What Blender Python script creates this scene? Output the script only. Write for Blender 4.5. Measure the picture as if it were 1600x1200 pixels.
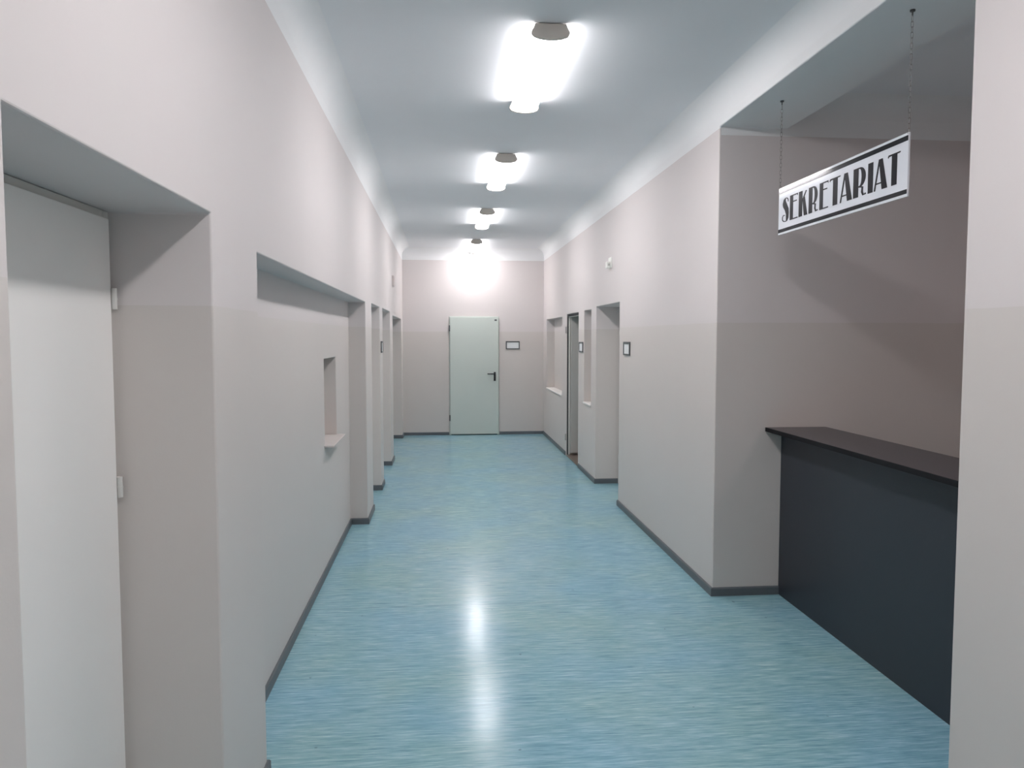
import bpy, bmesh, math
from mathutils import Vector, Matrix

for o in list(bpy.data.objects):
    bpy.data.objects.remove(o)
S = bpy.context.scene
COL = S.collection
R = math.radians

# ------------------------------------------------------------------ camera, world, exposure
EYE = 1.65
cd = bpy.data.cameras.new('camera')
cd.sensor_width = 36.0
cd.lens = 27.0
cd.clip_start = 0.05
cam = bpy.data.objects.new('camera', cd)
COL.objects.link(cam)
cam.location = (0, 0, EYE)
cam.rotation_euler = (R(90 - 3.481), 0, R(-5.133))
S.camera = cam

w = bpy.data.worlds.new('world')
S.world = w
w.use_nodes = True
w.node_tree.nodes['Background'].inputs[0].default_value = (0.6, 0.65, 0.7, 1)
w.node_tree.nodes['Background'].inputs[1].default_value = 0.02

S.view_settings.view_transform = 'Standard'
S.view_settings.look = 'None'
S.view_settings.gamma = 1
S.view_settings.use_curve_mapping = False
S.view_settings.exposure = 0.0
LAMP_POWER = 37.0
SIDE_GLOW = 0.20              # the diffuser's flanks glow less than its underside
OFFICE_FILL_POWER = 8.5            # added, unseen fill light that brightens and warms the alcove wall
OFFICE_FILL_COLOUR = (1.0, 0.77, 0.75)
LAMP_COLOUR = (1.0, 0.965, 0.985)

# ------------------------------------------------------------------ measurements (metres)
XL, XR = -0.67, 1.705          # side walls
YB, YN = 12.97, -3.4           # far wall, wall behind the camera
ZC = 3.13                      # ceiling
XO = 2.14                      # counter front, far side of the alcove lintel
AY0, AY1 = 2.39, 4.685         # alcove opening
AZ = 2.945                     # alcove soffit
PAINT = 2.935
DADO = 1.742


# ------------------------------------------------------------------ materials
def srgb(r, g, b):
    def f(c):
        c /= 255.0
        return c / 12.92 if c <= 0.04045 else ((c + 0.055) / 1.055) ** 2.4
    return (f(r), f(g), f(b), 1)


class NT:
    def __init__(s, name):
        s.m = bpy.data.materials.new(name)
        s.m.use_nodes = True
        s.t = s.m.node_tree
        s.b = s.t.nodes['Principled BSDF']

    def n(s, kind, **kw):
        x = s.t.nodes.new(kind)
        for k, v in kw.items():
            setattr(x, k, v)
        return x

    def l(s, a, b):
        s.t.links.new(a, b)

    def val(s, sock, v):
        if hasattr(v, 'links') or hasattr(v, 'is_linked'):
            s.l(v, sock)
        else:
            sock.default_value = v

    def math(s, op, a, b=0.0):
        x = s.n('ShaderNodeMath', operation=op)
        s.val(x.inputs[0], a)
        s.val(x.inputs[1], b)
        return x.outputs[0]

    def mix(s, f, a, b):
        x = s.n('ShaderNodeMix', data_type='RGBA')
        s.val(x.inputs[0], f)
        s.val(x.inputs[6], a)
        s.val(x.inputs[7], b)
        return x.outputs[2]

    def noise(s, scale, detail=3, vec=None, rough=0.5):
        x = s.n('ShaderNodeTexNoise')
        x.inputs['Scale'].default_value = scale
        x.inputs['Detail'].default_value = detail
        x.inputs['Roughness'].default_value = rough
        if vec is not None:
            s.l(vec, x.inputs['Vector'])
        return x.outputs['Fac']

    def ramp(s, f, stops):
        x = s.n('ShaderNodeValToRGB')
        cr = x.color_ramp
        while len(cr.elements) < len(stops):
            cr.elements.new(0.5)
        for e, (p, c) in zip(cr.elements, stops):
            e.position = p
            e.color = c
        s.l(f, x.inputs[0])
        return x.outputs[0]

    def bump(s, h, strength, dist):
        x = s.n('ShaderNodeBump')
        x.inputs['Strength'].default_value = strength
        x.inputs['Distance'].default_value = dist
        s.l(h, x.inputs['Height'])
        s.l(x.outputs[0], s.b.inputs['Normal'])


def simple(name, col, rough=0.5, spec=0.5, metal=0.0, nscale=60, namp=0.06, bump=0.0):
    t = NT(name)
    tc = t.n('ShaderNodeTexCoord')
    f = t.noise(nscale, 3, tc.outputs['Object'])
    dark = tuple(c * (1 - namp) for c in col[:3]) + (1,)
    lite = tuple(min(1, c * (1 + namp)) for c in col[:3]) + (1,)
    t.l(t.mix(f, dark, lite), t.b.inputs['Base Color'])
    t.b.inputs['Roughness'].default_value = rough
    t.b.inputs['Specular IOR Level'].default_value = spec
    t.b.inputs['Metallic'].default_value = metal
    if bump:
        t.bump(f, bump, 0.002)
    return t.m


def wall_paint():
    t = NT('wall_paint')
    g = t.n('ShaderNodeNewGeometry')
    sp = t.n('ShaderNodeSeparateXYZ')
    t.l(g.outputs['Position'], sp.inputs[0])
    x, y, z = sp.outputs
    # a little wobble where the roller stopped
    wob = t.noise(3.0, 3, g.outputs['Position'])
    zz = t.math('ADD', z, t.math('MULTIPLY', t.math('SUBTRACT', wob, 0.5), 0.006))
    low = t.math('LESS_THAN', zz, DADO)
    line = t.math('SUBTRACT', PAINT, t.math('MULTIPLY', t.math('GREATER_THAN', x, XR + 0.01), 0.04))
    top = t.math('GREATER_THAN', zz, line)
    upper = srgb(220, 213, 211)
    lower = srgb(213, 206, 201)
    white = srgb(240, 240, 240)
    c = t.mix(low, upper, lower)
    c = t.mix(top, c, white)
    blot = t.noise(1.1, 4, g.outputs['Position'], 0.6)
    c2 = t.n('ShaderNodeHueSaturation')
    t.l(c, c2.inputs['Color'])
    t.l(t.math('ADD', t.math('MULTIPLY', blot, 0.05), 0.975), c2.inputs['Value'])
    t.l(c2.outputs[0], t.b.inputs['Base Color'])
    # the lower band is a washable satin paint
    rr = t.math('SUBTRACT', 0.62, t.math('MULTIPLY', low, 0.20))
    t.l(rr, t.b.inputs['Roughness'])
    t.b.inputs['Specular IOR Level'].default_value = 0.3
    fine = t.noise(160, 2, g.outputs['Position'])
    big = t.noise(5, 2, g.outputs['Position'])
    t.bump(t.math('ADD', t.math('MULTIPLY', fine, 0.4), big), 0.12, 0.003)
    return t.m


def floor_vinyl():
    t = NT('floor_linoleum')
    g = t.n('ShaderNodeNewGeometry')
    mp = t.n('ShaderNodeMapping')
    mp.inputs['Scale'].default_value = (9, 190, 1)
    t.l(g.outputs['Position'], mp.inputs[0])
    s1 = t.noise(1.0, 5, mp.outputs[0], 0.65)
    mp2 = t.n('ShaderNodeMapping')
    mp2.inputs['Scale'].default_value = (4, 60, 1)
    t.l(g.outputs['Position'], mp2.inputs[0])
    s2 = t.noise(1.0, 3, mp2.outputs[0], 0.55)
    blot = t.noise(1.3, 3, g.outputs['Position'])
    f = t.math('ADD', t.math('MULTIPLY', s1, 0.65), t.math('MULTIPLY', s2, 0.35))
    c = t.ramp(f, [(0.32, srgb(98, 141, 156)), (0.45, srgb(136, 175, 186)),
                   (0.54, srgb(156, 192, 201)), (0.68, srgb(200, 225, 229))])
    tint = t.ramp(blot, [(0.35, srgb(232, 246, 255)), (0.65, srgb(246, 250, 243))])
    x = t.n('ShaderNodeMix', data_type='RGBA', blend_type='MULTIPLY')
    x.inputs[0].default_value = 1.0
    t.l(c, x.inputs[6])
    t.l(tint, x.inputs[7])
    col = x.outputs[2]
    # welded seam across the sheet at the alcove's far wall
    sp = t.n('ShaderNodeSeparateXYZ')
    t.l(g.outputs['Position'], sp.inputs[0])
    d = t.math('ABSOLUTE', t.math('SUBTRACT', sp.outputs[1], 4.66))
    seam = t.math('MULTIPLY', t.math('LESS_THAN', d, 0.004), 0.45)
    col = t.mix(seam, col, srgb(92, 128, 138))
    # sparse small scuffs
    sc = t.noise(22, 1, g.outputs['Position'])
    scuff = t.math('MULTIPLY', t.math('GREATER_THAN', sc, 0.80), 0.5)
    col = t.mix(scuff, col, srgb(60, 84, 96))
    t.l(col, t.b.inputs['Base Color'])
    ro = t.noise(2.3, 4, g.outputs['Position'], 0.6)
    t.l(t.math('ADD', t.math('MULTIPLY', ro, 0.12), 0.115), t.b.inputs['Roughness'])
    t.b.inputs['Specular IOR Level'].default_value = 0.19
    und = t.noise(6, 2, g.outputs['Position'])
    t.bump(t.math('ADD', t.math('MULTIPLY', s1, 0.08), und), 0.06, 0.004)
    return t.m


M_WALL = wall_paint()
M_FLOOR = floor_vinyl()
M_CEIL = simple('ceiling_paint', srgb(240, 241, 243), 0.8, 0.2, nscale=2.5, namp=0.02)
M_COVE = simple('coving_paint', srgb(240, 240, 240), 0.6, 0.3, nscale=4, namp=0.02)
M_BASE = simple('baseboard_vinyl', srgb(96, 102, 106), 0.45, 0.4, nscale=20, namp=0.08)
M_DOORW = simple('white_door_paint', srgb(246, 243, 239), 0.42, 0.4, nscale=3, namp=0.02)
M_FRAMEW = simple('door_frame_paint', srgb(214, 212, 207), 0.4, 0.4, nscale=3, namp=0.02)
M_DOORG = simple('grey_green_door_paint', srgb(206, 214, 207), 0.4, 0.4, nscale=2.0, namp=0.03)
M_LEAF = simple('grey_door_paint', srgb(196, 194, 188), 0.45, 0.35, nscale=3, namp=0.03)
M_DARKMET = simple('dark_frame', srgb(84, 88, 90), 0.4, 0.4)
M_BLACK = simple('black_plastic', srgb(24, 25, 27), 0.35, 0.5)
M_RUBBER = simple('door_seal', srgb(44, 48, 50), 0.7, 0.2)
M_HINGE = simple('hinge_metal', srgb(178, 176, 172), 0.35, 0.5, metal=0.4)
M_COUNTER = simple('counter_panel', srgb(49, 53, 60), 0.45, 0.4, nscale=260, namp=0.10, bump=0.05)
M_COUNTOP = simple('counter_top_laminate', srgb(60, 57, 61), 0.34, 0.7, nscale=260, namp=0.10)
M_EDGE = simple('counter_edge_band', srgb(20, 20, 24), 0.6, 0.2)
M_WOOD = simple('brown_threshold', srgb(112, 101, 92), 0.5, 0.3, nscale=30, namp=0.15)
M_SIGN = simple('sign_white', srgb(232, 234, 240), 0.10, 0.5, nscale=5, namp=0.01)
M_INK = simple('sign_black', srgb(20, 20, 27), 0.3, 0.06, nscale=5, namp=0.02)
M_STRIPE = simple('sign_stripe_gloss', srgb(20, 20, 27), 0.10, 0.25, nscale=5, namp=0.02)
M_PAPER = simple('plate_paper', srgb(228, 230, 230), 0.6, 0.3, nscale=40, namp=0.02)
M_PRINT = simple('plate_print', srgb(176, 180, 180), 0.6, 0.3, nscale=40, namp=0.02)
M_CAP = simple('lamp_end_cap', srgb(228, 218, 208), 0.45, 0.4, nscale=8, namp=0.02)
M_PAN = simple('lamp_pan', srgb(225, 224, 220), 0.4, 0.4, nscale=8, namp=0.02)
M_CHAIN = simple('chain_steel', srgb(128, 122, 120), 0.4, 0.4, metal=0.0)
M_SILL = simple('window_sill_paint', srgb(238, 236, 232), 0.35, 0.4, nscale=6, namp=0.02)
M_PLASTIC = simple('white_plastic', srgb(240, 240, 234), 0.35, 0.4, nscale=8, namp=0.01)
M_LENS = simple('sensor_lens', srgb(188, 188, 182), 0.3, 0.5, nscale=8, namp=0.01)


def lamp_mat(name, power, colour):
    t = NT(name)
    t.b.inputs['Base Color'].default_value = (0.8, 0.8, 0.8, 1)
    t.b.inputs['Roughness'].default_value = 0.4
    t.b.inputs['Emission Color'].default_value = colour + (1,)
    g = t.n('ShaderNodeNewGeometry')
    sp = t.n('ShaderNodeSeparateXYZ')
    t.l(g.outputs['True Normal'], sp.inputs[0])
    down = t.math('ABSOLUTE', sp.outputs[2])
    k = t.math('ADD', t.math('MULTIPLY', down, power * (1 - SIDE_GLOW)), power * SIDE_GLOW)
    t.l(k, t.b.inputs['Emission Strength'])
    return t.m


M_GLOW = lamp_mat('lit_lamp_diffuser', LAMP_POWER, LAMP_COLOUR)
M_GLOW_WARM = lamp_mat('warm_fill_glow', OFFICE_FILL_POWER, OFFICE_FILL_COLOUR)


# ------------------------------------------------------------------ mesh helpers
def box(bm, x0, x1, y0, y1, z0, z1):
    v = [bm.verts.new(p) for p in ((x0, y0, z0), (x1, y0, z0), (x1, y1, z0), (x0, y1, z0),
                                   (x0, y0, z1), (x1, y0, z1), (x1, y1, z1), (x0, y1, z1))]
    for f in ((3, 2, 1, 0), (4, 5, 6, 7), (0, 1, 5, 4), (1, 2, 6, 5), (2, 3, 7, 6), (3, 0, 4, 7)):
        bm.faces.new([v[i] for i in f])


def obj(name, bm, mat, parent=None, bevel=0.0, seg=2, smooth=False, loc=None):
    bmesh.ops.recalc_face_normals(bm, faces=bm.faces)
    me = bpy.data.meshes.new(name)
    bm.to_mesh(me)
    bm.free()
    me.materials.append(mat)
    if smooth:
        for p in me.polygons:
            p.use_smooth = True
    o = bpy.data.objects.new(name, me)
    COL.objects.link(o)
    if parent is not None:
        o.parent = parent
    if loc is not None:
        o.location = loc
    if bevel:
        m = o.modifiers.new('bevel', 'BEVEL')
        m.width = bevel
        m.segments = seg
        m.limit_method = 'ANGLE'
    return o


def boxobj(name, b, mat, parent=None, bevel=0.0, seg=2):
    bm = bmesh.new()
    box(bm, *b)
    return obj(name, bm, mat, parent, bevel, seg)


def struct(o, label=None):
    o['kind'] = 'structure'
    if label:
        o['label'] = label
    return o


def thing(name, loc, label, cat, group=None):
    o = bpy.data.objects.new(name, None)
    o.empty_display_size = 0.1
    COL.objects.link(o)
    o.location = loc
    o['label'] = label
    o['category'] = cat
    if group:
        o['group'] = group
    return o


def cyl(bm, p0, p1, r, n=16, r1=None):
    p0, p1 = Vector(p0), Vector(p1)
    d = p1 - p0
    q = d.to_track_quat('Z', 'Y').to_matrix().to_4x4()
    m = Matrix.Translation((p0 + p1) / 2) @ q
    bmesh.ops.create_cone(bm, cap_ends=True, segments=n, radius1=r, radius2=r if r1 is None else r1,
                          depth=d.length, matrix=m)


def carve(name, b, cuts, mat, bevel=0.006):
    """a solid wall block with recesses and openings cut out of it, arrises softly rounded"""
    bm = bmesh.new()
    box(bm, *b)
    base = obj(name, bm, mat)
    tmp = []
    for c in cuts:
        cb = bmesh.new()
        box(cb, *c)
        k = obj('cutter', cb, mat)
        tmp.append(k)
        m = base.modifiers.new('cut', 'BOOLEAN')
        m.operation = 'DIFFERENCE'
        m.solver = 'EXACT'
        m.object = k
    if cuts:
        bpy.context.view_layer.update()
        dg = bpy.context.evaluated_depsgraph_get()
        me = bpy.data.meshes.new_from_object(base.evaluated_get(dg))
        base.modifiers.clear()
        old = base.data
        base.data = me
        bpy.data.meshes.remove(old)
        me.name = name
        for k in tmp:
            km = k.data
            bpy.data.objects.remove(k)
            bpy.data.meshes.remove(km)
    if bevel:
        m = base.modifiers.new('bevel', 'BEVEL')
        m.width = bevel
        m.segments = 3
        m.limit_method = 'WEIGHT'
        bm = bmesh.new()
        bm.from_mesh(base.data)
        lay = bm.edges.layers.float.get('bevel_weight_edge') or bm.edges.layers.float.new('bevel_weight_edge')
        for e in bm.edges:
            if len(e.link_faces) != 2 or e.calc_face_angle(0) < 0.5:
                continue
            # seams where one wall block runs on into the next stay tight
            if any(all(abs(v.co[a] - q) < 1e-4 for v in e.verts)
                   for a, q in ((0, XO), (2, 0.0), (2, ZC), (1, YB), (1, YN))):
                continue
            e[lay] = 1.0
        bm.to_mesh(base.data)
        bm.free()
    return struct(base)


def skirting(name, paths, mat, th=0.012, h=0.055):
    """baseboard: each path is a plan polyline, room on its right-hand side"""
    bm = bmesh.new()
    for path in paths:
        pts = [Vector(p) for p in path]
        off = []
        for i, p in enumerate(pts):
            ns = []
            if i > 0:
                d = (pts[i] - pts[i - 1]).normalized()
                ns.append(Vector((d.y, -d.x)))
            if i < len(pts) - 1:
                d = (pts[i + 1] - pts[i]).normalized()
                ns.append(Vector((d.y, -d.x)))
            if len(ns) == 1:
                off.append(p + ns[0] * th)
            else:
                n = (ns[0] + ns[1])
                n = n / max(1e-6, n.dot(ns[0]))
                off.append(p + n * th)
        rows = []
        for p, q in zip(pts, off):
            top = q + (p - q) * 0.45
            rows.append([bm.verts.new((p.x, p.y, 0)), bm.verts.new((q.x, q.y, 0)),
                         bm.verts.new((q.x, q.y, h - 0.008)), bm.verts.new((top.x, top.y, h)),
                         bm.verts.new((p.x, p.y, h))])
        for a, b in zip(rows, rows[1:]):
            for k in range(5):
                bm.faces.new((a[k], a[(k + 1) % 5], b[(k + 1) % 5], b[k]))
        bm.faces.new(rows[0])
        bm.faces.new(rows[-1])
    return struct(obj(name, bm, mat))


# ------------------------------------------------------------------ the shell
struct(boxobj('floor', (-1.3, 4.8, YN - 0.2, YB + 0.3, -0.15, 0), M_FLOOR))
struct(boxobj('ceiling', (-1.3, 4.8, YN - 0.2, YB + 0.3, ZC, ZC + 0.15), M_CEIL))

D = 0.33    # depth of the door recesses
SILLX = 0.14
carve('wall_left', (XL - 0.55, XL, YN, YB, 0, ZC), [
    (XL - 0.33, XL + 0.3, 1.265, 2.33, -0.1, 2.01),          # near doorway
    (XL - 0.15, XL + 0.3, 2.88, 6.80, -0.1, 1.955),         # long shallow recess
    (XL - 0.29, XL - 0.05, 5.40, 6.00, 0.885, 1.50),        # hatch niche in the recess
    (XL - D, XL + 0.3, 7.36, 8.32, -0.1, 1.97),
    (XL - D, XL + 0.3, 8.68, 9.93, -0.1, 1.975),
    (XL - D, XL + 0.3, 10.42, 12.60, -0.1, 1.94),
], M_WALL)
carve('wall_right', (XR, XO, YN, YB, 0, ZC), [
    (XR - 0.3, XO + 0.3, AY0, AY1, -0.1, AZ),               # alcove opening in front of the office
    (XR - 0.3, XR + D, 7.34, 8.48, -0.1, 1.99),             # doorway
    (XR - 0.3, XR + SILLX, 8.76, 9.22, 0.845, 1.97),        # narrow niche
    (XR - 0.3, XO + 0.3, 9.60, 10.53, -0.1, 1.965),         # framed doorway, open to an unlit room
    (XR - 0.3, XR + 0.135, 10.95, 12.60, 0.80, 1.94),       # wide niche
], M_WALL)
carve('wall_back', (XL - 0.55, XO, YB, YB + 0.25, 0, ZC), [
    (0.103, 0.945, YB - 0.2, YB + 0.10, -0.1, 2.002),
], M_WALL, 0.003)
carve('wall_front', (XL - 0.55, XO, YN - 0.2, YN, 0, ZC), [], M_WALL, 0)
# office behind the counter
carve('wall_office_far', (XO, 4.2, AY1, AY1 + 0.25, 0, ZC), [], M_WALL, 0)
carve('wall_office_right', (4.2, 4.4, 0.3, AY1 + 0.25, 0, ZC), [], M_WALL, 0)
carve('wall_office_near', (XO, 4.2, 0.3, 0.5, 0, ZC), [], M_WALL, 0)


# unlit room behind the framed doorway
carve('wall_room_far', (XO, 4.2, 11.3, 11.5, 0, ZC), [], M_WALL, 0)
carve('wall_room_right', (4.2, 4.4, 8.6, 11.5, 0, ZC), [], M_WALL, 0)
carve('wall_room_near', (XO, 4.2, 8.6, 8.8, 0, ZC), [], M_WALL, 0)


# coving: vertical paint band below, concave quarter curve into the ceiling
def coving(name, p0, p1, inward, r=0.13):
    bm = bmesh.new()
    p0, p1, n = Vector(p0), Vector(p1), Vector(inward)
    rows = []
    prof = [(0, ZC)] + [(r - r * math.cos(a), ZC - r + r * math.sin(a))
                        for a in [k * math.pi / 2 / 8 for k in range(9)]]
    for p in (p0, p1):
        rows.append([bm.verts.new((p.x + n.x * u, p.y + n.y * u, z)) for u, z in prof])
    k = len(prof)
    for i in range(k):
        j = (i + 1) % k
        f = bm.faces.new((rows[0][i], rows[0][j], rows[1][j], rows[1][i]))
        f.smooth = 0 < i < k - 1
    bm.faces.new(rows[0])
    bm.faces.new(rows[1])
    for e in bm.edges:
        if len({f.smooth for f in e.link_faces}) > 1:
            e.smooth = False
    return struct(obj(name, bm, M_COVE))


coving('trim_1', (XL, YN), (XL, YB), (1, 0))
coving('trim_2', (XR, YN), (XR, YB), (-1, 0))
coving('trim_3', (XL, YB), (XR, YB), (0, -1))
coving('trim_4', (XO, AY1), (4.2, AY1), (0, -1))

# baseboards (the room lies to the right of each path's direction)
xd = XL - D + 0.07
skirting('baseboard_left', [
    [(XL, YN), (XL, 1.265), (XL - 0.24, 1.265)],
    [(XL - 0.24, 2.33), (XL, 2.33), (XL, 2.88), (XL - 0.15, 2.88), (XL - 0.15, 6.80), (XL, 6.80),
     (XL, 7.36), (xd, 7.36)],
    [(xd, 8.32), (XL, 8.32), (XL, 8.68), (xd, 8.68)],
    [(xd, 9.93), (XL, 9.93), (XL, 10.42), (XL - D, 10.42), (XL - D, 12.60), (XL, 12.60), (XL, YB)],
], M_BASE)
xe = XR + D - 0.07
skirting('baseboard_right', [
    [(XR, YB), (XR, 10.58)],
    [(XR, 9.55), (XR, 8.48), (xe, 8.48)],
    [(xe, 7.34), (XR, 7.34), (XR, AY1), (XO, AY1)],
    [(XO, AY0), (XR, AY0), (XR, YN)],
], M_BASE)
skirting('baseboard_back', [[(XL, YB), (0.098, YB)], [(0.95, YB), (XR, YB)]], M_BASE, h=0.05)


# ------------------------------------------------------------------ doors
def lever(parent, x, y, z, nx, ny, ux, uy, mat, plate=(0.028, 0.12)):
    """handle with a back plate at (x,y,z); n = out of the leaf, u = where the lever points"""
    bm = bmesh.new()
    w_, h_ = plate
    def P(a, b, c):   # along u, along n, up
        return (x + ux * a + nx * b, y + uy * a + ny * b, z + c)
    # back plate
    vs = [bm.verts.new(P(a, b, c)) for a in (-w_ / 2, w_ / 2) for b in (0, 0.009) for c in (-h_ * 0.8, h_ * 0.2)]
    bmesh.ops.convex_hull(bm, input=vs)
    cyl(bm, P(0, 0, 0), P(0, 0.05, 0), 0.010, 12)
    cyl(bm, P(-0.008, 0.05, 0), P(0.115, 0.05, 0), 0.010, 12)
    cyl(bm, P(0.112, 0.05, 0), P(0.118, 0.028, 0), 0.010, 12)
    o = obj('door_handle', bm, mat, parent)
    o['label'] = 'black lever handle on a tall back plate' if mat is M_BLACK else 'lever handle'
    return o


def hinge(parent, x, y, z, h=0.075, r=0.009, mat=None):
    bm = bmesh.new()
    cyl(bm, (x, y, z - h / 2), (x, y, z + h / 2), r, 12)
    cyl(bm, (x, y, z - 0.002), (x, y, z + 0.002), r * 1.15, 12)
    return obj('hinge', bm, mat or M_HINGE, parent)


# door_1: grey-green steel door in the far wall
d = struct(thing('door_1', (0, 0, 0), 'closed pale grey-green metal door in the far end wall', 'door'))
del d['category']
bm = bmesh.new()
box(bm, 0.105, 0.135, YB - 0.012, YB + 0.09, 0, 2.0)
box(bm, 0.913, 0.943, YB - 0.012, YB + 0.09, 0, 2.0)
box(bm, 0.135, 0.913, YB - 0.012, YB + 0.09, 1.975, 2.0)
obj('door_frame', bm, M_DOORG, d, 0.002)
boxobj('door_leaf', (0.121, 0.932, YB - 0.045, YB - 0.014, 0.016, 1.985), M_DOORG, d, 0.003)
boxobj('door_seal', (0.135, 0.913, YB - 0.0135, YB + 0.02, 0.0, 1.975), M_RUBBER, d)
lever(d, 0.868, YB - 0.045, 1.035, 0, -1, -1, 0, M_BLACK, (0.034, 0.15))
for z in (1.80, 0.29):
    hinge(d, 0.112, YB - 0.035, z, 0.10, 0.011, M_DARKMET)
boxobj('door_stamp', (0.865, 0.905, YB - 0.047, YB - 0.045, 1.925, 1.950), M_DARKMET, d)


def recess_door(n, side, y0, y1, ztop, xleaf, label, hinges=None, panels=1, handle_at='near'):
    """white painted door closed at the back of a recess; side = direction that faces the corridor"""
    d = struct(thing('door_%d' % n, (0, 0, 0), label, 'door'))
    del d['category']
    s = side
    def xr(a, b):
        return (min(a, b), max(a, b))
    bm = bmesh.new()
    fw = 0.038
    fx = xr(xleaf - s * 0.075, xleaf - s * 0.012)
    box(bm, *fx, y0 + 0.001, y0 + fw, 0, ztop - 0.001)
    box(bm, *fx, y1 - fw, y1 - 0.001, 0, ztop - 0.001)
    box(bm, *fx, y0 + fw, y1 - fw, ztop - fw, ztop - 0.001)
    obj('door_frame', bm, M_FRAMEW, d, 0.002)
    gap = 0.004
    a, b = y0 + fw - 0.014, y1 - fw + 0.014
    wd = (b - a) / panels
    for k in range(panels):
        boxobj('door_leaf', (*xr(xleaf - s * 0.045, xleaf), a + k * wd + gap / 2, a + (k + 1) * wd - gap / 2,
                             0.008, ztop - fw + 0.014), M_DOORW, d, 0.003)
    hy = (a + 0.07) if handle_at == 'near' else (b - 0.07)
    if panels == 2:
        hy = a + wd - 0.07
        handle_at = 'far'
    lever(d, xleaf, hy, 1.03, s, 0, 0, 1 if handle_at == 'near' else -1, M_DARKMET, (0.03, 0.16))
    for z in hinges or (1.7, 0.3):
        hinge(d, xleaf + s * 0.006, (b + 0.002) if handle_at == 'near' else (a - 0.002), z, 0.06, 0.008, M_FRAMEW)
    return d


recess_door(2, 1, 1.265, 2.33, 2.01, XL - 0.275,
            'closed white door in the deep doorway at the near left', (1.76, 1.215, 0.30))
recess_door(3, 1, 7.36, 8.32, 1.97, XL - 0.26, 'white door in the first narrow doorway past the long left recess')
recess_door(4, 1, 8.68, 9.93, 1.975, XL - 0.26, 'white door pair in the second doorway past the left recess', panels=2)
recess_door(5, -1, 7.34, 8.48, 1.99, XR + 0.27, 'white door in the nearest doorway of the right wall')

# door_6: framed doorway further down the right wall, its leaf at the back of the opening
d = struct(thing('door_6', (0, 0, 0), 'framed doorway in the right wall, its grey door standing open inward over a brown threshold', 'door'))
del d['category']
bm = bmesh.new()
box(bm, XR + 0.022, XR + 0.046, 10.490, 10.529, 0, 1.964)
box(bm, XR + 0.022, XR + 0.046, 9.601, 9.640, 0, 1.964)
box(bm, XR + 0.022, XR + 0.046, 9.640, 10.490, 1.925, 1.964)
obj('door_frame', bm, M_FRAMEW, d, 0.002)
bm = bmesh.new()
box(bm, XR + 0.008, XR + 0.0215, 10.500, 10.529, 0.0, 1.964)
box(bm, XR + 0.008, XR + 0.0215, 9.601, 9.630, 0.0, 1.964)
box(bm, XR + 0.008, XR + 0.0215, 9.630, 10.500, 1.935, 1.964)
obj('door_seal', bm, M_RUBBER, d)
boxobj('door_leaf', (XR + 0.050, XR + 0.93, 10.446, 10.486, 0.050, 1.95), M_LEAF, d, 0.003)
o = boxobj('threshold', (XR + 0.001, XO - 0.002, 9.602, 10.528, 0.0, 0.022), M_WOOD, d, 0.003)
o['label'] = 'brown threshold board'
for z in (1.75, 0.26):
    hinge(d, XR - 0.008, 10.545, z, 0.09, 0.008)
lever(d, XR + 0.85, 10.446, 1.03, 0, -1, -1, 0, M_DARKMET, (0.03, 0.16))


# sills of the niches
def sill(n, b, label, mat=None):
    return struct(boxobj('trim_%d' % n, b, mat or M_SILL, None, 0.006, 3), label)


sill(5, (XL - 0.285, XL - 0.085, 5.37, 6.03, 0.886, 0.902), 'thin projecting sill of the small hatch niche in the left recess',
     simple('hatch_sill_paint', srgb(204, 197, 193), 0.5, 0.3, nscale=6, namp=0.02))
sill(6, (XR - 0.012, XR + SILLX - 0.001, 8.762, 9.218, 0.846, 0.868), 'white sill of the narrow niche in the right wall')
sill(7, (XR - 0.012, XR + 0.134, 10.952, 12.598, 0.801, 0.823), 'white sill of the wide niche in the right wall')


# ------------------------------------------------------------------ ceiling lamps
def lamp_profile(s=1.0, dz=0.0):
    h = 0.070
    pts = [(-0.070, 0.0), (-0.077, -0.018), (-0.086, -0.034), (-0.085, -0.046), (-0.076, -0.056),
           (-0.055, -0.064), (-0.028, -0.0685), (0.0, -h)]
    pts += [(-x, z) for x, z in reversed(pts[:-1])]
    return [(x * s, z * s + dz) for x, z in pts]


def extrude(bm, prof, y0, y1):
    a = [bm.verts.new((x, y0, z)) for x, z in prof]
    b = [bm.verts.new((x, y1, z)) for x, z in prof]
    n = len(prof)
    for i in range(n):
        j = (i + 1) % n
        bm.faces.new((a[i], a[j], b[j], b[i]))
    bm.faces.new(a)
    bm.faces.new(b)


def make_lamp(L):
    r = thing('ceiling_light', (0, 0, 0), '', 'ceiling light', 'fluorescent ceiling lights along the corridor')
    bm = bmesh.new()
    box(bm, -0.060, 0.060, -L / 2 + 0.02, L / 2 - 0.02, -0.009, 0)
    obj('mounting_plate', bm, M_PAN, r, 0.002)
    bm = bmesh.new()
    extrude(bm, [(x, z - 0.009) for x, z in lamp_profile(0.93)], -L / 2 + 0.022, L / 2 - 0.022)
    o = obj('diffuser', bm, M_GLOW, r)
    o['label'] = 'glowing white diffuser'
    for s in (-1, 1):
        bm = bmesh.new()
        a, b = sorted((s * L / 2, s * (L / 2 - 0.024)))
        extrude(bm, [(x, z - 0.004) for x, z in lamp_profile(1.06)], a, b)
        o = obj('end_cap', bm, M_CAP, r, 0.004)
        o['label'] = 'beige end cap'
    return r


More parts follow.
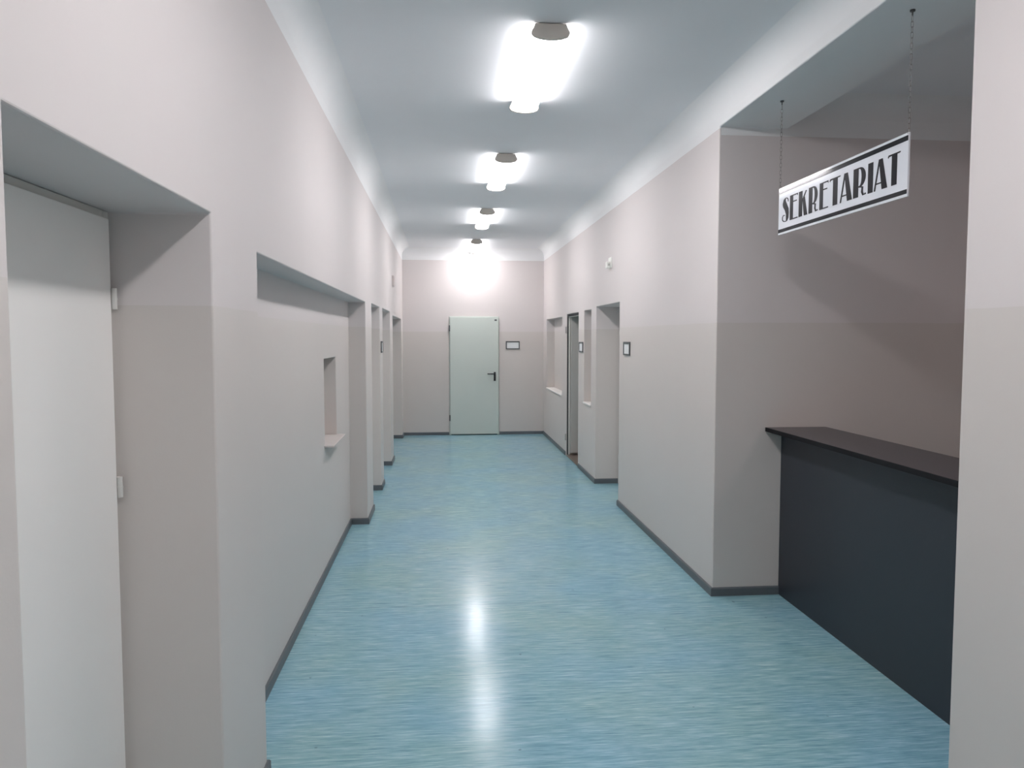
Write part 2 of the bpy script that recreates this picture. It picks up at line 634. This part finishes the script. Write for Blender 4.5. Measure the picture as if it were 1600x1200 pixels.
lamp = make_lamp(1.22)
LAMPS = [
    (4.29, 'nearest and largest lit ceiling light in view, beige cap at its near end'),
    (6.87, 'second lit ceiling light in the row down the corridor'),
    (9.53, 'third lit ceiling light in the row, last but one before the end wall'),
    (12.32, 'farthest and smallest lit ceiling light, close to the end wall'),
    (1.60, 'lit ceiling light just above the viewpoint, near the first left doorway'),
    (-1.10, 'lit ceiling light behind the viewpoint'),
]
for i, (y, lab) in enumerate(LAMPS):
    if i == 0:
        r = lamp
    else:
        r = lamp.copy()
        COL.objects.link(r)
        for ch in list(lamp.children):
            c = ch.copy()
            c.parent = r
            COL.objects.link(c)
    r.location = (0.515, y, ZC)
    r['label'] = lab

r = thing('office_fill_light', (3.25, 2.0, ZC),  # added fill lamp, hidden by the pier, for the pinkish tone on the alcove wall
          'added warm fill light, out of view in the office behind the dark counter', 'ceiling light')
for n_, w_, z0_, z1_, m_ in (('mounting_plate', 0.30, -0.02, 0.0, M_PAN), ('diffuser', 0.28, -0.07, -0.021, M_GLOW_WARM)):
    bm = bmesh.new()
    box(bm, -w_ / 2, w_ / 2, -w_ * 1.8, w_ * 1.8, z0_, z1_)
    obj(n_, bm, m_, r, 0.01)

# ------------------------------------------------------------------ reception counter
c = thing('reception_counter', (XO, (AY0 + AY1) / 2, 0),
          'dark charcoal reception counter with a thin overhanging top in the right alcove', 'counter')
yc = (AY0 + AY1) / 2


def cbox(name, b, mat, bev=0.002):
    x0, x1, y0, y1, z0, z1 = b
    return boxobj(name, (x0 - XO, x1 - XO, y0 - yc, y1 - yc, z0, z1), mat, c, bev)


cbox('front_panel', (XO, XO + 0.025, AY0 + 0.002, AY1 - 0.002, 0.0, 1.055), M_COUNTER)
cbox('countertop', (2.038, 2.432, AY0 + 0.002, AY1 - 0.002, 1.056, 1.080), M_COUNTOP, 0.003)
o = cbox('edge_band', (2.0335, 2.0375, AY0 + 0.002, AY1 - 0.002, 1.0545, 1.0795), M_EDGE, 0.0)
o['label'] = 'black edge band'
cbox('end_post', (XO - 0.012, XO - 0.001, AY0 + 0.002, AY0 + 0.06, 0.0, 1.054), M_COUNTER)
cbox('side_panel', (XO + 0.026, XO + 0.25, AY0 + 0.002, AY0 + 0.03, 0.0, 1.055), M_COUNTER)
cbox('side_panel', (XO + 0.026, XO + 0.25, AY1 - 0.03, AY1 - 0.002, 0.0, 1.055), M_COUNTER)
cbox('inner_shelf', (XO + 0.026, XO + 0.25, AY0 + 0.031, AY1 - 0.031, 0.60, 0.62), M_COUNTER)

# ------------------------------------------------------------------ hanging sign
SX = 1.86
SY0, SY1 = 2.965, 4.155          # near end, far end
SZ0, SZ1 = 2.214, 2.468
SW, SH = SY1 - SY0, SZ1 - SZ0
sg = thing('hanging_sign', (SX, (SY0 + SY1) / 2, SZ0),
           'white hanging board lettered SEKRETARIAT in black, on two thin chains above the counter', 'sign')
boxobj('sign_board', (-0.004, 0.004, -SW / 2, SW / 2, 0, SH), M_SIGN, sg, 0.001)


def face_poly(name, polys, u0, u1, v0, v1, side=-1):
    """polys in a unit box laid on the board; u runs from the far end to the near end"""
    bm = bmesh.new()
    x0, x1 = (-0.0052, -0.0041) if side < 0 else (0.0041, 0.0052)
    for k, poly in enumerate(polys):
        e = 0.00006 * k                      # overlapping strokes at slightly different heights
        pts = []
        for u, v in poly:
            U = u0 + (u1 - u0) * u
            V = v0 + (v1 - v0) * v
            yy = SW / 2 - U * SW
            if side > 0:
                yy = -yy
            pts.append((yy, V * SH))
        a = [bm.verts.new((x0 - e, y, z)) for y, z in pts]
        b = [bm.verts.new((x1, y, z)) for y, z in pts]
        n = len(pts)
        for i in range(n):
            j = (i + 1) % n
            bm.faces.new((a[i], a[j], b[j], b[i]))
        bm.faces.new(a)
        bm.faces.new(b)
    return obj(name, bm, M_INK, sg)


def arc(cx, cy, rx, ry, a0, a1, n=14):
    return [(cx + rx * math.cos(R(a0 + (a1 - a0) * k / n)), cy + ry * math.sin(R(a0 + (a1 - a0) * k / n)))
            for k in range(n + 1)]


def stroke(pts, w0, w1=None, h=None):
    """ribbon of varying width along pts (width in u; h scales it in v)"""
    n = len(pts)
    L_, R_ = [], []
    asp = 0.36
    for i, (x, y) in enumerate(pts):
        xa, ya = pts[max(0, i - 1)]
        xb, yb = pts[min(n - 1, i + 1)]
        dx, dy = (xb - xa), (yb - ya) / asp
        l = math.hypot(dx, dy) or 1
        nx, ny = -dy / l, dx / l
        t = i / (n - 1)
        ww = w0 if w1 is None else (w0 + (w1 - w0) * t if not callable(w1) else w1(t))
        L_.append((x + nx * ww / 2, y + ny * ww / 2 * asp))
        R_.append((x - nx * ww / 2, y - ny * ww / 2 * asp))
    return L_ + R_[::-1]


def rect(a, b, c_, d_):
    return [(a, c_), (b, c_), (b, d_), (a, d_)]


ST = 0.40      # thick stem
G_S = [stroke([(0.88, 0.80), (0.86, 0.90), (0.70, 0.965), (0.50, 0.975), (0.36, 0.95)], 0.10),
       [(0.10, 0.82), (0.20, 0.93), (0.40, 0.985), (0.52, 0.985), (0.50, 0.86), (0.66, 0.74), (0.95, 0.52),
        (1.0, 0.34), (0.96, 0.14), (0.80, 0.03), (0.66, 0.005), (0.60, 0.04), (0.58, 0.30), (0.40, 0.48),
        (0.12, 0.64), (0.06, 0.74)],
       stroke([(0.74, 0.03), (0.50, 0.012), (0.22, 0.035), (0.05, 0.11), (0.06, 0.22), (0.20, 0.29), (0.42, 0.27)],
              0.10)]
G_E = [rect(0, ST, 0, 1),
       rect(ST, 0.98, 0.955, 1.0), [(0.98, 0.90), (0.98, 1.0), (0.88, 1.0), (0.90, 0.955)],
       rect(ST, 0.86, 0.70, 0.745), rect(ST, 1.0, 0.0, 0.045)]
G_K = [rect(0, ST, 0, 1),
       stroke([(ST, 0.62), (0.62, 0.80), (0.82, 0.97)], 0.11),
       [(0.42, 0.63), (0.66, 0.74), (0.98, 0.0), (0.60, 0.0)]]
G_R = [rect(0, ST, 0, 1),
       [(ST, 1.0)] + arc(0.50, 0.66, 0.46, 0.34, 80, -88, 16) + [(0.42, 0.32), (0.42, 0.365)]
       + arc(0.50, 0.66, 0.14, 0.285, -88, 80, 16) + [(ST, 0.955)],
       stroke([(0.50, 0.335), (0.72, 0.30), (0.70, 0.14), (0.78, 0.03), (1.0, 0.05)], 0.15)]
G_T = [rect(0.32, 0.74, 0, 0.97), [(0, 0.94), (0.04, 0.90), (0.10, 0.945), (0.96, 0.955), (1.0, 1.0), (0.06, 1.0)]]
G_A = [[(0.34, 1.0), (0.62, 1.0), (1.0, 0.0), (0.60, 0.0)],
       [(0.34, 1.0), (0.44, 0.96), (0.11, 0.0), (0.0, 0.0)],
       rect(0.12, 0.68, 0.20, 0.245)]
G_I = [rect(0, 1, 0, 1)]
LET = [('S', G_S), ('E', G_E), ('K', G_K), ('R', G_R), ('E', G_E), ('T', G_T), ('A', G_A), ('R', G_R),
       ('I', G_I), ('A', G_A), ('T', G_T)]
UPOS = [(0.040, 0.108), (0.118, 0.196), (0.205, 0.288), (0.297, 0.378), (0.392, 0.465), (0.474, 0.560),
        (0.557, 0.648), (0.656, 0.745), (0.757, 0.790), (0.797, 0.882), (0.882, 0.958)]
for side in (-1, 1):
    for v0, v1 in ((0.875, 0.955), (0.045, 0.115)):
        o = face_poly('stripe', [rect(0, 1, 0, 1)], 0.002, 0.998, v0, v1, side)
        o.data.materials[0] = M_STRIPE
        o['label'] = 'black stripe along the board'
    if side < 0:
        for (ch, g), (a, b) in zip(LET, UPOS):
            o = face_poly('letter', g, a, b, 0.245, 0.755, side)
            o['label'] = 'black letter ' + ch


def link(bm, cx, cy, cz, rot, hl=0.0125, rw=0.0048, r=0.0009):
    """one oval chain link"""
    N = 14
    ring = []
    for k in range(N):
        a = 2 * math.pi * k / N
        u = rw * math.cos(a)
        v = (hl - rw) * (1 if math.sin(a) > 0 else -1) * (1 if abs(math.sin(a)) > 1e-6 else 0) + rw * math.sin(a)
        ring.append((u, v))
    vs = []
    for k, (u, v) in enumerate(ring):
        pu, pv = ring[k - 1]
        nu, nv = ring[(k + 1) % N]
        t = Vector((nu - pu, 0, nv - pv)).normalized()
        n = Vector((-t.z, 0, t.x))
        row = []
        for j in range(5):
            b = 2 * math.pi * j / 5
            p = Vector((u, 0, v)) + n * r * math.cos(b) + Vector((0, 1, 0)) * r * math.sin(b)
            if rot:
                p = Vector((p.y, p.x, p.z))
            row.append(bm.verts.new((cx + p.x, cy + p.y, cz + p.z)))
        vs.append(row)
    for k in range(N):
        a, b = vs[k], vs[(k + 1) % N]
        for j in range(5):
            bm.faces.new((a[j], a[(j + 1) % 5], b[(j + 1) % 5], b[j]))


for yy in (-SW / 2 + 0.006, SW / 2 - 0.006):
    bm = bmesh.new()
    zz = SH + 0.004
    k = 0
    top = AZ - SZ0
    while zz < top - 0.018:
        link(bm, 0, yy, zz, k % 2)
        zz += 0.0208
        k += 1
    obj('chain', bm, M_CHAIN, sg)
    bm = bmesh.new()
    cyl(bm, (0, yy, top - 0.022), (0, yy, top - 0.0005), 0.003, 10)
    cyl(bm, (0, yy, top - 0.007), (0, yy, top - 0.0005), 0.010, 14)
    obj('ceiling_hook', bm, M_DARKMET, sg)


# ------------------------------------------------------------------ room plates
def plate(loc, rz, w_, h_, label):
    r = thing('room_plate', loc, label, 'sign', 'small framed room plates beside the doors')
    r.rotation_euler = (0, 0, rz)
    t = 0.018
    bm = bmesh.new()
    box(bm, -w_ / 2, w_ / 2, -0.012, -0.0005, h_ / 2 - t, h_ / 2)
    box(bm, -w_ / 2, w_ / 2, -0.012, -0.0005, -h_ / 2, -h_ / 2 + t * 0.8)
    box(bm, -w_ / 2, -w_ / 2 + t, -0.012, -0.0005, -h_ / 2 + t * 0.8, h_ / 2 - t)
    box(bm, w_ / 2 - t * 0.8, w_ / 2, -0.012, -0.0005, -h_ / 2 + t * 0.8, h_ / 2 - t)
    o = obj('frame', bm, M_DARKMET, r)
    o['label'] = 'dark grey frame'
    bm = bmesh.new()
    box(bm, -w_ / 2 + t, w_ / 2 - t * 0.8, -0.007, -0.0005, -h_ / 2 + t * 0.8, h_ / 2 - t)
    o = obj('paper_insert', bm, M_PAPER, r)
    o['label'] = 'white paper insert'
    return r


plate((1.176, YB, 1.516), 0, 0.235, 0.135, 'framed room plate on the end wall, right of the grey-green door')
plate((XR, 7.015, 1.545), R(-90), 0.24, 0.125,
      'framed room plate on the right wall, just before its nearest doorway')
plate((XR, 9.385, 1.530), R(-90), 0.25, 0.125,
      'framed room plate on the right wall between the narrow niche and the framed doorway')
plate((XL, 8.50, 1.545), R(90), 0.20, 0.125,
      'framed room plate on the left wall between the two middle doorways')

# ------------------------------------------------------------------ small devices
r = thing('motion_sensor', (XR, 7.74, 2.385), 'small white box sensor high on the right wall above the doorway', 'sensor')
bm = bmesh.new()
box(bm, -0.012, -0.0005, -0.055, 0.075, -0.035, 0.075)
obj('back_plate', bm, M_PLASTIC, r, 0.004)
bm = bmesh.new()
box(bm, -0.050, -0.0125, -0.035, 0.035, -0.034, 0.030)
obj('housing', bm, M_PLASTIC, r, 0.006)
bm = bmesh.new()
box(bm, -0.042, -0.020, -0.039, -0.0355, -0.014, 0.010)
obj('sensor_lens', bm, M_LENS, r, 0.002)

r = thing('junction_box', (XL, 10.45, 2.40), 'small pale box high on the left wall above the last doorway', 'box')
bm = bmesh.new()
box(bm, 0.0005, 0.024, -0.09, 0.09, -0.07, 0.07)
obj('box_body', bm, simple('pale_box', srgb(206, 196, 193), 0.5, 0.3), r, 0.004)
bm = bmesh.new()
box(bm, 0.0245, 0.028, -0.08, 0.08, -0.06, 0.06)
obj('box_lid', bm, simple('pale_lid', srgb(214, 203, 200), 0.5, 0.3), r, 0.003)
